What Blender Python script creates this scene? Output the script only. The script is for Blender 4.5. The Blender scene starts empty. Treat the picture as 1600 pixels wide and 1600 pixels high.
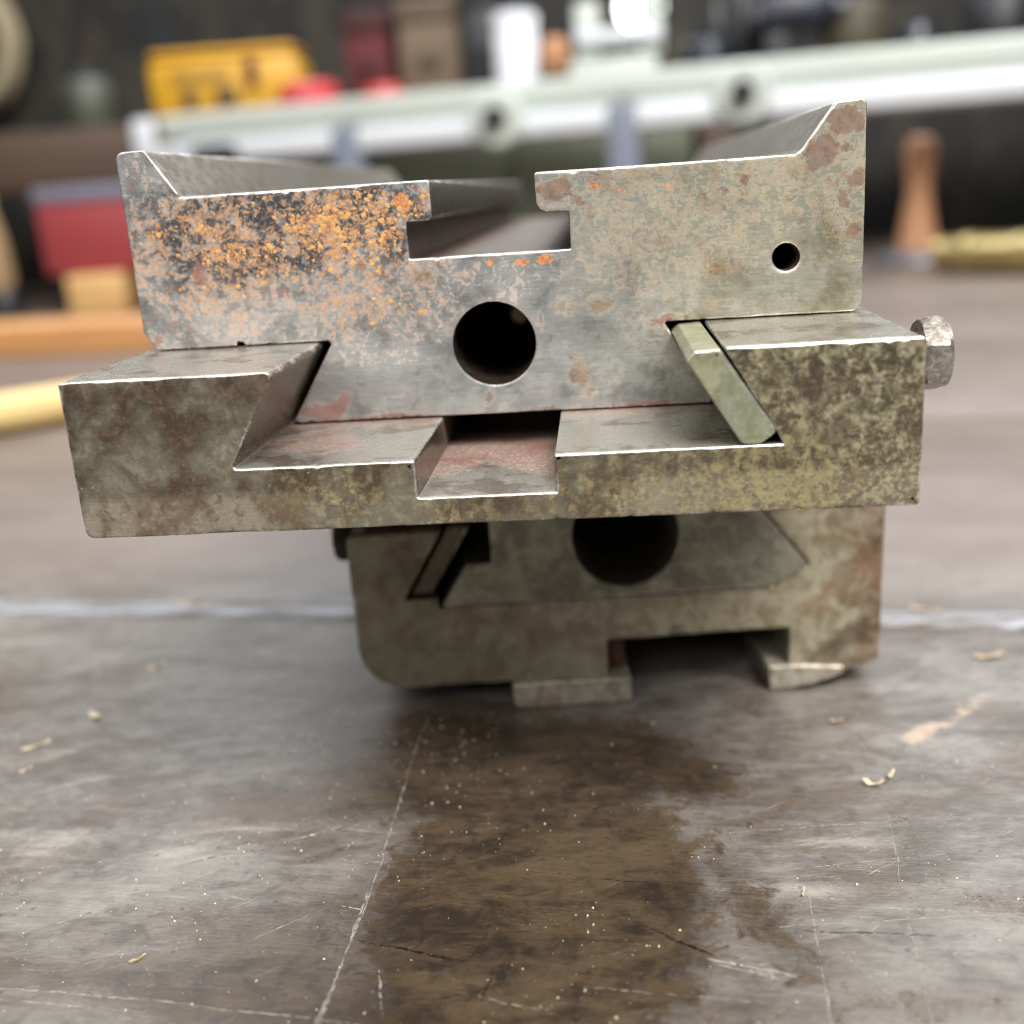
import bpy, bmesh, math, random
from mathutils import Vector, Matrix
from mathutils.geometry import delaunay_2d_cdt
import numpy as np

# ------------------------------------------------------------------ units
# The two upper slides are drawn in millimetres (slide frame, bench surface at SLIDE_Z).
# The bench, the base and everything on or behind the bench are drawn in bench units of
# BU millimetres with their own origin; ZT is the bench surface in that frame.
SLIDE_Z = -81.44
def WS(x, y, z):
    return Vector((x / 1000.0, y / 1000.0, (z - SLIDE_Z) / 1000.0))
BU = 1.1
ZT = -72.0
def W(x, y, z):
    return Vector(((BU * x - 7.83) / 1000.0, (BU * y + 14.99) / 1000.0, BU * (z - ZT) / 1000.0))

scene = bpy.context.scene
COL = scene.collection

# ------------------------------------------------------------------ camera
F_PX = 1687.99646
CR = Vector((0.994959, 0.075941, -0.065502)); CU = Vector((0.040936, 0.288720, 0.956538)); CF = Vector((-0.091552, 0.954397, -0.284155))
cam_data = bpy.data.cameras.new('camera')
cam = bpy.data.objects.new('camera', cam_data)
COL.objects.link(cam)
scene.camera = cam
m = Matrix.Identity(4)
for i in range(3):
    m[i][0], m[i][1], m[i][2] = CR[i], CU[i], -CF[i]
pos = WS(*(78.310899, -149.899055, 22.377475))
m[0][3], m[1][3], m[2][3] = pos
cam.matrix_world = m
cam_data.sensor_width = 36.0
cam_data.lens = F_PX * 36.0 / 1600.0
cam_data.clip_start = 0.005
cam_data.clip_end = 50.0
cam_data.dof.use_dof = True
cam_data.dof.focus_distance = 0.166
cam_data.dof.aperture_fstop = 9.4

# ------------------------------------------------------------------ world, lamps, exposure
world = bpy.data.worlds.new('World')
scene.world = world
world.use_nodes = True
wb = world.node_tree.nodes['Background']
wb.inputs['Color'].default_value = (0.98, 0.98, 1.0, 1)
wb.inputs['Strength'].default_value = 0.04

def area(name, loc, target, sx, sy, power, col):
    d = bpy.data.lights.new(name, 'AREA')
    d.shape = 'RECTANGLE'; d.size = sx; d.size_y = sy
    d.energy = power; d.color = col
    o = bpy.data.objects.new(name, d); COL.objects.link(o)
    o.location = WS(*loc)
    o.rotation_euler = (WS(*target) - WS(*loc)).to_track_quat('-Z', 'Y').to_euler()
    return o
area('rear_window_light', (150, 1150, 1000), (80, 0, -60), 2.0, 0.8, 30.0, (0.95, 0.98, 1.0))
area('doorway_light', (950, -1150, 2100), (70, 30, -10), 1.6, 1.4, 150.0, (1.0, 0.98, 0.945))
area('front_fill_light', (-650, -1500, 1500), (60, 0, -20), 1.6, 1.4, 34.0, (1.0, 0.99, 0.975))  # added fill lamp, brightens the front faces and lower base

scene.view_settings.view_transform = 'Standard'
scene.view_settings.look = 'None'
scene.view_settings.exposure = 0.0
scene.view_settings.gamma = 1.0
scene.view_settings.use_curve_mapping = False
scene.render.engine = 'CYCLES'
scene.cycles.use_denoising = True
scene.cycles.max_bounces = 4
scene.cycles.filter_width = 1.05
scene.cycles.sample_clamp_indirect = 6.0

# ------------------------------------------------------------------ node helpers
def c(r, g, b):
    def l(v):
        v /= 255.0
        return v / 12.92 if v <= 0.04045 else ((v + 0.055) / 1.055) ** 2.4
    return (l(r), l(g), l(b), 1.0)

NT = None
class S:
    __slots__ = ('s',)
    def __init__(self, s): self.s = s
    def __add__(a, b): return mth('ADD', a, b)
    __radd__ = __add__
    def __sub__(a, b): return mth('SUBTRACT', a, b)
    def __rsub__(a, b): return mth('SUBTRACT', b, a)
    def __mul__(a, b): return mth('MULTIPLY', a, b)
    __rmul__ = __mul__
    def __truediv__(a, b): return mth('DIVIDE', a, b)
def put(sock, v):
    if isinstance(v, S): NT.links.new(v.s, sock)
    else: sock.default_value = v
def mth(op, a, b=0.0, cc=0.0, clamp=False):
    n = NT.nodes.new('ShaderNodeMath'); n.operation = op; n.use_clamp = clamp
    put(n.inputs[0], a); put(n.inputs[1], b); put(n.inputs[2], cc)
    return S(n.outputs[0])
def mx(a, *bs):
    for b in bs: a = mth('MAXIMUM', a, b)
    return a
def cl(a): return mth('ADD', a, 0.0, clamp=True)
def inv(a): return 1.0 - a
def sstep(x, lo, hi):
    n = NT.nodes.new('ShaderNodeMapRange'); n.interpolation_type = 'SMOOTHSTEP'
    put(n.inputs['Value'], x)
    n.inputs['To Min'].default_value = 0.0; n.inputs['To Max'].default_value = 1.0
    if lo > hi:
        n.inputs['From Min'].default_value = hi; n.inputs['From Max'].default_value = lo
        n.inputs['To Min'].default_value = 1.0; n.inputs['To Max'].default_value = 0.0
    else:
        n.inputs['From Min'].default_value = lo; n.inputs['From Max'].default_value = hi
    return S(n.outputs['Result'])
def vec(x, y, z):
    n = NT.nodes.new('ShaderNodeCombineXYZ')
    put(n.inputs[0], x); put(n.inputs[1], y); put(n.inputs[2], z)
    return S(n.outputs[0])
def sep(v):
    n = NT.nodes.new('ShaderNodeSeparateXYZ'); put(n.inputs[0], v)
    return S(n.outputs[0]), S(n.outputs[1]), S(n.outputs[2])
def noise(v, scale, detail=4.0, rough=0.55, dist=0.0):
    n = NT.nodes.new('ShaderNodeTexNoise'); n.noise_dimensions = '3D'
    put(n.inputs['Vector'], v)
    n.inputs['Scale'].default_value = scale; n.inputs['Detail'].default_value = detail
    n.inputs['Roughness'].default_value = rough; n.inputs['Distortion'].default_value = dist
    return S(n.outputs[0])
def noisec(v, scale, detail=3.0):
    n = NT.nodes.new('ShaderNodeTexNoise'); put(n.inputs['Vector'], v)
    n.inputs['Scale'].default_value = scale; n.inputs['Detail'].default_value = detail
    return sep(S(n.outputs[1]))
def vor(v, scale, feature='F1'):
    n = NT.nodes.new('ShaderNodeTexVoronoi'); n.feature = feature
    put(n.inputs['Vector'], v); n.inputs['Scale'].default_value = scale
    return S(n.outputs['Distance']), S(n.outputs['Color'])
def mixc(a, b, f):
    n = NT.nodes.new('ShaderNodeMix'); n.data_type = 'RGBA'
    put(n.inputs[0], f); put(n.inputs[6], a); put(n.inputs[7], b)
    return S(n.outputs[2])
def mulc(a, f):
    n = NT.nodes.new('ShaderNodeMix'); n.data_type = 'RGBA'; n.blend_type = 'MULTIPLY'
    n.inputs[0].default_value = 1.0
    put(n.inputs[6], a); put(n.inputs[7], vec(f, f, f))
    return S(n.outputs[2])
def lerp(a, b, f): return a * inv(f) + b * f if isinstance(a, S) else mth('MULTIPLY_ADD', f, b - a, a) if not isinstance(b, S) else a + (b - a) * f
def ell(x, z, cx, cz, rx, rz, ang=0.0):
    dx = x - cx; dz = z - cz
    if ang:
        ca, sa = math.cos(math.radians(ang)), math.sin(math.radians(ang))
        dx, dz = dx * ca + dz * sa, dz * ca - dx * sa
    a = dx / rx; b = dz / rz
    return 1.0 - mth('SQRT', a * a + b * b)
def seg(x, y, ax, ay, bx, by):
    """distance to a line segment"""
    L2 = (bx - ax) ** 2 + (by - ay) ** 2
    t = cl(((x - ax) * (bx - ax) + (y - ay) * (by - ay)) / L2)
    dx = x - ax - t * (bx - ax); dy = y - ay - t * (by - ay)
    return mth('SQRT', dx * dx + dy * dy)

def material(name):
    global NT
    mt = bpy.data.materials.new(name); mt.use_nodes = True
    NT = mt.node_tree
    return mt, NT.nodes['Principled BSDF']
def mm_coords(origin):
    n = NT.nodes.new('ShaderNodeTexCoord')
    x, y, z = sep(S(n.outputs['Object']))
    ox, oy, oz = origin
    nx, ny, nz = sep(S(n.outputs['Normal']))
    return x * 1000.0 + ox, y * 1000.0 + oy, z * 1000.0 + oz, ny, nz
def attr(name):
    n = NT.nodes.new('ShaderNodeAttribute'); n.attribute_name = name
    return S(n.outputs['Fac'])
def bump(bsdf, h, strength, dist):
    n = NT.nodes.new('ShaderNodeBump'); n.inputs['Strength'].default_value = strength
    n.inputs['Distance'].default_value = dist
    put(n.inputs['Height'], h); NT.links.new(n.outputs[0], bsdf.inputs['Normal'])

def plain(name, col, rough=0.6, metal=0.0, var=0.25, scale=25.0, spec=0.5, emit=None):
    """simple thing seen out of focus: base colour broken up by two noises"""
    mt, b = material(name)
    n = NT.nodes.new('ShaderNodeTexCoord'); v = S(n.outputs['Object'])
    k = noise(v, scale, 3.0, 0.65)
    put(b.inputs['Base Color'], mulc(col, 1.0 + (k - 0.5) * (3 * var)))
    put(b.inputs['Roughness'], cl(rough + (k - 0.5) * 0.25))
    b.inputs['Metallic'].default_value = metal
    b.inputs['Specular IOR Level'].default_value = spec
    if emit:
        b.inputs['Emission Color'].default_value = (1, 0.98, 0.95, 1)
        b.inputs['Emission Strength'].default_value = emit
    return mt
def woodmat(name, c1, c2, axis='x', scale=1.0, rough=0.55):
    mt, b = material(name)
    n = NT.nodes.new('ShaderNodeTexCoord')
    x, y, z = sep(S(n.outputs['Object']))
    k = dict(x=(4, 60, 60), y=(60, 4, 60), z=(60, 60, 4))[axis]
    v = vec(x * (k[0] * scale), y * (k[1] * scale), z * (k[2] * scale))
    g = noise(v, 1.0, 3.0, 0.65, 0.6)
    put(b.inputs['Base Color'], mixc(c1, c2, sstep(g, 0.3, 0.72)))
    b.inputs['Roughness'].default_value = rough
    return mt

# ------------------------------------------------------------------ object helpers
def link(name, mesh, mat=None, parent=None):
    o = bpy.data.objects.new(name, mesh); COL.objects.link(o)
    if mat is not None and not mesh.materials: mesh.materials.append(mat)
    if parent is not None: o.parent = parent
    return o
def tag(o, label=None, cat=None, group=None, kind=None):
    if label: o['label'] = label
    if cat: o['category'] = cat
    if group: o['group'] = group
    if kind: o['kind'] = kind
    return o
def empty(name, loc, rz=0.0, unit=BU):
    o = bpy.data.objects.new(name, None); COL.objects.link(o)
    o.empty_display_size = 0.02
    o.location = loc; o.rotation_euler = (0, 0, rz); o.scale = (unit, unit, unit)
    return o
def finish(bm, name, smooth=None):
    bmesh.ops.recalc_face_normals(bm, faces=bm.faces[:])
    me = bpy.data.meshes.new(name); bm.to_mesh(me); bm.free()
    if smooth is not None:
        me.shade_smooth(); me.set_sharp_from_angle(angle=math.radians(smooth))
    return me
def box_bm(x0, x1, y0, y1, z0, z1, bev=0.0, seg_=2, bm=None):
    """millimetre box, local, bevelled"""
    bm = bm or bmesh.new()
    r = bmesh.ops.create_cube(bm, size=1.0)
    vs = r['verts']
    for v in vs:
        v.co = Vector(((x0 if v.co.x < 0 else x1) / 1000, (y0 if v.co.y < 0 else y1) / 1000, (z0 if v.co.z < 0 else z1) / 1000))
    if bev:
        es = list({e for v in vs for e in v.link_edges})
        bmesh.ops.bevel(bm, geom=es, offset=bev / 1000, segments=seg_, profile=0.5, affect='EDGES')
    return bm
def part_box(name, mat, parent, x0, x1, y0, y1, z0, z1, bev=1.5):
    return link(name, finish(box_bm(x0, x1, y0, y1, z0, z1, bev), name, 40), mat, parent)
def lathe_bm(prof, n=32, axis='z', bm=None, off=(0, 0, 0)):
    """prof: (radius, height) millimetres, closed at both ends"""
    bm = bm or bmesh.new()
    rings = []
    for r, h in prof:
        ring = []
        for i in range(n):
            a = 2 * math.pi * i / n
            p, q = r * math.cos(a), r * math.sin(a)
            co = dict(z=(p, q, h), x=(h, p, q), y=(p, h, q))[axis]
            ring.append(bm.verts.new(Vector([(co[k] + off[k]) / 1000 for k in range(3)])))
        rings.append(ring)
    for a, b in zip(rings, rings[1:]):
        for i in range(n):
            bm.faces.new((a[i], a[(i + 1) % n], b[(i + 1) % n], b[i]))
    bm.faces.new(rings[0][::-1]); bm.faces.new(rings[-1])
    return bm
def part_lathe(name, mat, parent, prof, axis='z', off=(0, 0, 0), n=32):
    return link(name, finish(lathe_bm(prof, n, axis, None, off), name, 40), mat, parent)

# --- machined profiles: a section in (x, z) run along y, with worn rounded front edges
def fillet(pts):
    """pts: (x, z, radius). Returns the polyline, each point with a wear flag (1 on convex arcs)"""
    out = []
    n = len(pts)
    for i in range(n):
        p = Vector(pts[i][:2]); r = pts[i][2]
        a = Vector(pts[i - 1][:2]) - p; b = Vector(pts[(i + 1) % n][:2]) - p
        if r <= 0:
            out.append((p.x, p.y, 0.0)); continue
        ua, ub = a.normalized(), b.normalized()
        ang = ua.angle(ub); t = min(r / math.tan(ang / 2), a.length * 0.45, b.length * 0.45)
        r = t * math.tan(ang / 2)
        bis = (ua + ub).normalized(); cen = p + bis * (r / math.sin(ang / 2))
        s = p + ua * t - cen; e = p + ub * t - cen
        tot = s.angle_signed(e)
        convex = (-(ua.x * ub.y - ua.y * ub.x)) > 0   # CCW outline
        k = 5 if r < 2.5 else 10
        for j in range(k + 1):
            th = -tot * j / k
            q = cen + Vector((s.x * math.cos(th) - s.y * math.sin(th), s.x * math.sin(th) + s.y * math.cos(th)))
            out.append((q.x, q.y, 1.0 if convex and 0 < j < k and r < 2.0 else 0.0))
    return out
def resample(poly, step):
    out = []
    n = len(poly)
    for i in range(n):
        a, b = poly[i], poly[(i + 1) % n]
        L = math.hypot(b[0] - a[0], b[1] - a[1])
        k = max(1, int(L / step))
        for j in range(k):
            t = j / k
            w = a[2] if j == 0 else (min(a[2], b[2]))
            out.append((a[0] + (b[0] - a[0]) * t, a[1] + (b[1] - a[1]) * t, w))
    return out
def inward(poly):
    n = len(poly); N = []
    for i in range(n):
        p0, p, p1 = poly[i - 1], poly[i], poly[(i + 1) % n]
        e0 = Vector((p[0] - p0[0], p[1] - p0[1])); e1 = Vector((p1[0] - p[0], p1[1] - p[1]))
        n0 = Vector((-e0.y, e0.x)).normalized(); n1 = Vector((-e1.y, e1.x)).normalized()
        b = n0 + n1
        if b.length < 1e-6: b = n0.copy()
        b.normalize()
        N.append(b / max(0.45, b.dot(n0)))
    return N
def machined(pts, y0, y1, bevel, holes=(), seed=1, step=0.7, rough=0.35, org=(0, 0, 0), nick=0.0, grid=0.0):
    """holes: (cx, cz, r, depth). returns a bmesh in metres relative to org (mm) with a 'wear' attribute"""
    rnd = random.Random(seed)
    poly = resample(fillet(pts), step)
    if sum(a[0] * b[1] - b[0] * a[1] for a, b in zip(poly, poly[1:] + poly[:1])) < 0:
        raise ValueError('outline must be CCW')
    n = len(poly); N = inward(poly)
    raw = [rnd.uniform(-1, 1) for _ in range(n)]
    for _ in range(2): raw = [(raw[i - 1] + 2 * raw[i] + raw[(i + 1) % n]) / 4 for i in range(n)]
    slow = [rnd.uniform(-1, 1) for _ in range(n)]
    for _ in range(40): slow = [(slow[i - 1] + 2 * slow[i] + slow[(i + 1) % n]) / 4 for i in range(n)]
    ms = max(abs(v) for v in slow)
    bv = [bevel * max(0.3, 1 + rough * 2.2 * raw[i] + 0.55 * slow[i] / ms) for i in range(n)]
    if nick:
        for i in range(n):
            if rnd.random() < nick:
                bv[i] *= rnd.uniform(1.6, 2.6)
    bm = bmesh.new()
    lay = bm.verts.layers.float.new('wear')
    def V(x, z, y, w):
        v = bm.verts.new(((x - org[0]) / 1000, (y - org[1]) / 1000, (z - org[2]) / 1000)); v[lay] = w; return v
    def loop(k_in, k_y, w, useflag=0.0):
        return [V(p[0] + N[i].x * k_in * bv[i], p[1] + N[i].y * k_in * bv[i], y0 + k_y(bv[i]), max(w, useflag * p[2])) for i, p in enumerate(poly)]
    back = loop(0, lambda b: y1 - y0, 0.0, 0.5)
    L_1 = loop(0, lambda b: b + 0.9, 0.0, 0.6)
    L0 = loop(0, lambda b: b, 0.55, 0.7)
    La = loop(0.14, lambda b: b * 0.45, 1.0)
    Lb = loop(0.45, lambda b: b * 0.14, 1.0)
    L2 = loop(1.0, lambda b: 0.0, 0.6)
    L3 = loop(1.9, lambda b: 0.0, 0.0)
    ch = [back, L_1, L0, La, Lb, L2, L3]
    for A, B in zip(ch, ch[1:]):
        for i in range(n):
            j = (i + 1) % n
            bm.faces.new((A[i], A[j], B[j], B[i]))
    hl = []
    for cx, cz, r, dep in holes:
        k = 72
        hb = bevel * 0.8 if r > 4 else 0.45
        def ring(rr, yy, w): return [V(cx + rr * math.cos(-2 * math.pi * i / k), cz + rr * math.sin(-2 * math.pi * i / k), yy, w) for i in range(k)]
        rs = [ring(r + hb * 2.2, y0, 0.0), ring(r + hb, y0, 0.5), ring(r + 0.3 * hb, y0 + 0.3 * hb, 0.9), ring(r, y0 + hb, 0.5), ring(r, y0 + hb + 1, 0.0), ring(r, y0 + dep, 0.0)]
        if r < 4:      # tapped hole: thread ridges
            rs[4:5] = [ring(r + (0.28 if j % 2 else 0.0), y0 + hb + 0.35 * (j + 1), 0.3) for j in range(22)]
        for A, B in zip(rs, rs[1:]):
            for i in range(k):
                j = (i + 1) % k
                bm.faces.new((A[i], A[j], B[j], B[i]))
        bm.faces.new(rs[-1])
        hl.append(rs[0])
    flat = [L3] + hl
    vl = [v for l in flat for v in l]
    p2 = [Vector((v.co.x * 1000 + org[0], v.co.z * 1000 + org[2])) for v in vl]
    ed = []; k0 = 0
    for l in flat:
        ed += [(k0 + i, k0 + (i + 1) % len(l)) for i in range(len(l))]; k0 += len(l)
    if grid:
        q = np.array([(p.x, p.y) for p in p2]); lo = q.min(0); hi = q.max(0)
        gx, gz = np.meshgrid(np.arange(lo[0] + grid / 2, hi[0], grid), np.arange(lo[1] + grid / 2, hi[1], grid))
        g = np.stack([gx.ravel(), gz.ravel()], 1)
        inside = np.zeros(len(g), bool)
        for i, j in ed:
            x1, z1 = q[i]; x2, z2 = q[j]
            cr = ((z1 > g[:, 1]) != (z2 > g[:, 1])) & (g[:, 0] < (x2 - x1) * (g[:, 1] - z1) / (z2 - z1 + 1e-12) + x1)
            inside ^= cr
        g = g[inside]
        keep = np.ones(len(g), bool)
        for i in range(0, len(q), 2): keep &= ((g - q[i]) ** 2).sum(1) > (grid * 0.45) ** 2
        for x, z in g[keep]:
            vl.append(V(x, z, y0, 0.0)); p2.append(Vector((x, z)))
    cv, ce, cf, ov, oe, of = delaunay_2d_cdt(p2, ed, [], 1, 1e-7)
    for t in cf:
        m_ = sum((cv[i] for i in t), Vector((0, 0))) / 3
        if any(math.hypot(m_.x - h[0], m_.y - h[1]) < (h[2] + (bevel * 1.76 if h[2] > 4 else 0.99)) * 0.9999 for h in holes): continue
        try: bm.faces.new([vl[ov[i][0]] for i in t])
        except (ValueError, IndexError): pass
    cv, ce, cf, ov, oe, of = delaunay_2d_cdt([Vector((v.co.x * 1000, v.co.z * 1000)) for v in back], [(i, (i + 1) % n) for i in range(n)], [], 2, 1e-7)
    for t in cf:
        try: bm.faces.new([back[ov[i][0]] for i in t])
        except (ValueError, IndexError): pass
    return bm

IN_MM = ('patch', 'smear', 'red', 'crumb', 'oil', 'ink', 'gouge')   # these fields are in millimetres inside the outline
def add_fields(me, org, axes, fields):
    """store smooth stain fields (largest ellipse value) on the vertices; axes picks the two mm coordinates"""
    n = len(me.vertices); co = np.empty(n * 3, np.float32); me.vertices.foreach_get('co', co)
    co = co.reshape(-1, 3) * 1000 + np.array(org)
    x, z = co[:, axes[0]], co[:, axes[1]]
    for name, els in fields.items():
        v = np.full(n, -20.0 if name in IN_MM else -3.0, np.float32)
        for cx, cz, rx, rz, ang in els:
            ca, sa = math.cos(math.radians(ang)), math.sin(math.radians(ang))
            dx = (x - cx) * ca + (z - cz) * sa; dz = (z - cz) * ca - (x - cx) * sa
            q = 1 - np.sqrt((dx / rx) ** 2 + (dz / rz) ** 2)
            v = np.maximum(v, np.maximum(q, -6) * min(rx, rz) if name in IN_MM else q)
        at_ = me.attributes.new(name, 'FLOAT', 'POINT'); at_.data.foreach_set('value', v)
    return me

# ------------------------------------------------------------------ machined-steel materials
def worn_finish(b, P, col, rough, metal, h, wear_col, bump_s=0.35, bump_d=0.00012, amount=1.0, up=None):
    """bare bright steel where edges are rubbed, then into the shader"""
    w0 = attr('wear')
    if up is not None: w0 = w0 * (0.62 + sstep(up, -0.2, 0.5) * 0.5)     # wear brightened on upward edges, painting their highlight from above
    k = noise(P, 1.1, 3.0, 0.65)
    k2 = noise(P, 0.13, 2.0, 0.6)
    w = sstep(w0 * amount + (k - 0.5) * 1.5 + (k2 - 0.56) * 1.8, 0.35, 1.0)
    put(b.inputs['Base Color'], mixc(col, wear_col, w))
    put(b.inputs['Roughness'], cl(lerp(rough, 0.34, w)))
    put(b.inputs['Metallic'], cl(lerp(metal, 0.85, w)))
    bump(b, h, bump_s, bump_d)

TOP_FIELDS = dict(
    patch=((116.8, 29.4, 3.4, 2.3, -12), (113.0, 25.0, 2.4, 3.1, -25), (117.3, 25.6, 1.3, 1.0, 0), (118.4, 20.6, 1.9, 1.6, 30), (111.4, 20.1, 1.7, 0.8, 30), (108.4, 18.4, 1.2, 0.7, 0), (101.0, 21.8, 1.6, 0.7, -30), (98.0, 20.5, 0.7, 0.9, 0), (112.4, 14.6, 0.7, 2.4, -12), (118.2, 12.9, 1.2, 1.2, 0), (116.6, 18.2, 1.0, 2.4, 20), (71.5, 22.2, 3.0, 1.5, 10), (75.0, 20.2, 1.4, 1.0, 0), (52.4, 0.9, 0.9, 1.2, 0), (68.0, 1.7, 0.7, 1.4, 0), (58.5, -11.0, 1.0, 1.8, -10)),
    smear=((74.0, -6.8, 2.6, 3.0, 0), (75.0, -10.6, 1.8, 2.2, 0), (82.6, -3.4, 1.6, 0.9, 20), (86.4, -0.6, 1.8, 2.4, 30), (95.6, 2.6, 4.2, 1.6, 0), (91.6, 1.0, 3.0, 1.0, 0), (71.8, 3.5, 3.0, 2.2, 0), (77.4, 3.6, 3.2, 2.4, 0), (96.2, 8.0, 2.0, 2.6, 0), (40.8, -6.4, 1.6, 0.7, -10), (66.0, -12.9, 9.0, 0.8, 0), (48.5, 9.8, 3.4, 2.4, 0)),
    red=((29.6, -12.0, 5.2, 1.9, 0), (33.4, -9.8, 2.4, 1.4, 30), (40.0, -13.3, 12.0, 0.8, 0), (84.0, -13.3, 7.0, 0.8, 3), (88.2, 0.2, 2.0, 1.6, 0), (47.2, 15.0, 0.8, 3.4, 0), (50.4, 22.0, 1.1, 2.6, 0), (2.2, 1.8, 1.8, 1.3, 0), (11.4, 12.4, 1.7, 2.4, 0), (50.2, 11.9, 1.5, 0.7, 0)),
    crumb=((60.2, 11.5, 0.9, 0.6, 0), (65.4, 11.2, 1.3, 0.7, 8), (69.2, 11.4, 1.6, 0.8, 10), (46.6, 21.8, 1.3, 1.5, 0), (77.6, 22.4, 0.8, 0.6, 0), (82.0, 21.6, 0.6, 0.5, 0), (85.4, 21.0, 0.5, 0.4, 0), (89.6, 21.7, 0.6, 0.4, 0)),
    rusty=((14, 16, 38, 27, 0), (30, 19, 34, 14, 0), (38, 8, 34, 14, 0)),
    orange=((36, 18.5, 19, 10, 0), (18, 17, 14, 8, 0)),
    gun=((25, 20, 40, 16, 8), (46, 18, 10, 10, 0)),
    speckle=((80, 24, 26, 14, 0), (104, 26, 30, 16, 0), (118, 20, 9, 14, 0), (88, 12, 22, 10, 0)))

def mat_top_slide(origin):
    mt, b = material('rusted_ground_steel')
    X, Y, Z, ny, nz = mm_coords(origin)
    P = vec(X, Y, Z)
    front = sstep(ny, -0.6, -0.85)
    fine = noise(P, 1.9, 4.0, 0.7)
    streak = noise(vec(X * 0.2, Y * 0.2, Z * 6.0), 1.0, 3.0, 0.65)
    cloud = noise(P, 0.10, 4.0, 0.62)
    mid = noise(P, 0.42, 5.0, 0.68, 0.4)
    salt = noise(P, 0.9, 5.0, 0.72, 0.6)
    brk = (mid - 0.5) * 1.3 + (fine - 0.5) * 0.7
    # ground steel: blue grey on the left and middle, greenish grey on the right
    right = sstep(X + (cloud - 0.5) * 60.0 + Z * 0.5, 66.0, 100.0)
    col = mixc(c(184, 185, 184), c(188, 186, 168), right)
    col = mulc(col, 0.08 + streak * 0.62 + cloud * 1.2)
    haze = sstep(cloud * 0.55 + streak * 0.25 + mid * 0.20, 0.49, 0.57) * sstep(Z, 16.0, 2.0)
    col = mixc(col, c(214, 214, 212), haze * 0.6)
    dull = sstep(mid * 0.5 + (1.0 - cloud) * 0.5, 0.50, 0.62)
    col = mixc(col, mixc(c(128, 128, 126), c(146, 134, 100), right), dull * 0.65)
    regA = cl(attr('gun') * 1.8)
    gun = sstep(mid * 0.7 + salt * 0.3 + regA * 0.16, 0.56, 0.66) * regA
    col = mixc(col, c(78, 83, 90), cl(gun * 0.9))
    orr = cl(attr('orange') * 1.6)
    of_ = sstep(salt * 0.6 + fine * 0.4 + orr * 0.10, 0.575, 0.64) * sstep(orr, 0.0, 0.2)
    regF = cl(attr('rusty') * 1.35)
    f1 = sstep(salt * 0.55 + (1.0 - mid) * 0.25 + cloud * 0.2 + regF * 0.09, 0.555, 0.63) * sstep(regF, 0.0, 0.12)
    col = mixc(col, mixc(c(150, 116, 92), c(192, 150, 112), sstep(fine, 0.35, 0.65)), cl(f1 * (0.4 + regF * 0.4)))
    col = mixc(col, mixc(c(166, 116, 74), c(196, 148, 96), sstep(fine, 0.4, 0.62)), of_ * 0.42)
    f2 = sstep(mid + (fine - 0.5) * 0.2, 0.585, 0.64) * sstep(regF, 0.05, 0.4)
    col = mixc(col, c(128, 90, 70), f2 * 0.55)
    regP = cl(attr('speckle') * 1.6)
    p1 = sstep(mid * 0.45 + salt * 0.55 + regP * 0.07, 0.54, 0.575) * cl(regP * 2.0)
    col = mixc(col, mixc(c(108, 88, 80), c(140, 116, 88), sstep(fine, 0.4, 0.6)), p1 * 0.6)
    tan = sstep(salt * 0.6 + cloud * 0.4, 0.53, 0.58) * sstep(X, 58.0, 84.0)
    col = mixc(col, c(156, 142, 110), tan * 0.4)
    hm = sstep(attr('patch') + brk * 2.0, -0.25, 0.45)
    col = mixc(col, mixc(c(96, 74, 70), c(124, 98, 76), sstep(salt, 0.42, 0.6)), hm * 0.82)
    smm = sstep(attr('smear') + brk * 5.0, 0.1, 1.6)
    col = mixc(col, mixc(c(142, 114, 72), c(108, 84, 64), sstep(salt, 0.4, 0.6)), smm * 0.75)
    rdm = sstep(attr('red') + brk * 2.2, 0.0, 0.7)
    col = mixc(col, mixc(c(104, 64, 54), c(140, 90, 72), fine), rdm * 0.8)
    ogm = sstep(attr('crumb') + (fine - 0.5) * 1.2, -0.05, 0.15)
    col = mixc(col, mixc(c(158, 84, 52), c(206, 136, 70), sstep(fine, 0.4, 0.6)), ogm * 0.9)
    # everything that is not the front end: brownish planed steel
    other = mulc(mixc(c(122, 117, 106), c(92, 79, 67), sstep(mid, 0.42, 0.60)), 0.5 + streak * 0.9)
    other = mulc(other, lerp(0.55, 1.0, sstep(Z, 18.0, 25.0)))  # colour darkened below the top, painting shade inside the slot
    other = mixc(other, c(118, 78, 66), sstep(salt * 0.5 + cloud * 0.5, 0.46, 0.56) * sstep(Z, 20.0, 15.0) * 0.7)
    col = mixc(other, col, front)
    rust = cl(mx(of_, f1 * 0.7, f2 * 0.5, hm, smm * 0.7, rdm, ogm, p1 * 0.7)) * front
    pit = sstep(fine, 0.30, 0.24)
    col = mixc(col, c(62, 57, 52), pit * 0.5)
    d, vc = vor(P, 0.9); r_, g_, b_ = sep(vc)
    dust = sstep(d, 0.09, 0.05) * sstep(r_, 0.86, 0.88)
    col = mixc(col, c(225, 222, 214), dust * 0.7)
    rough = lerp(lerp(0.30, 0.46, streak), 0.8, rust)
    metal = lerp(0.75, 0.05, rust)
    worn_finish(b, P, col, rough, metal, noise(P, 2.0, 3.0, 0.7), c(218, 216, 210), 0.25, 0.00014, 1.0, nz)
    return mt

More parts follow.
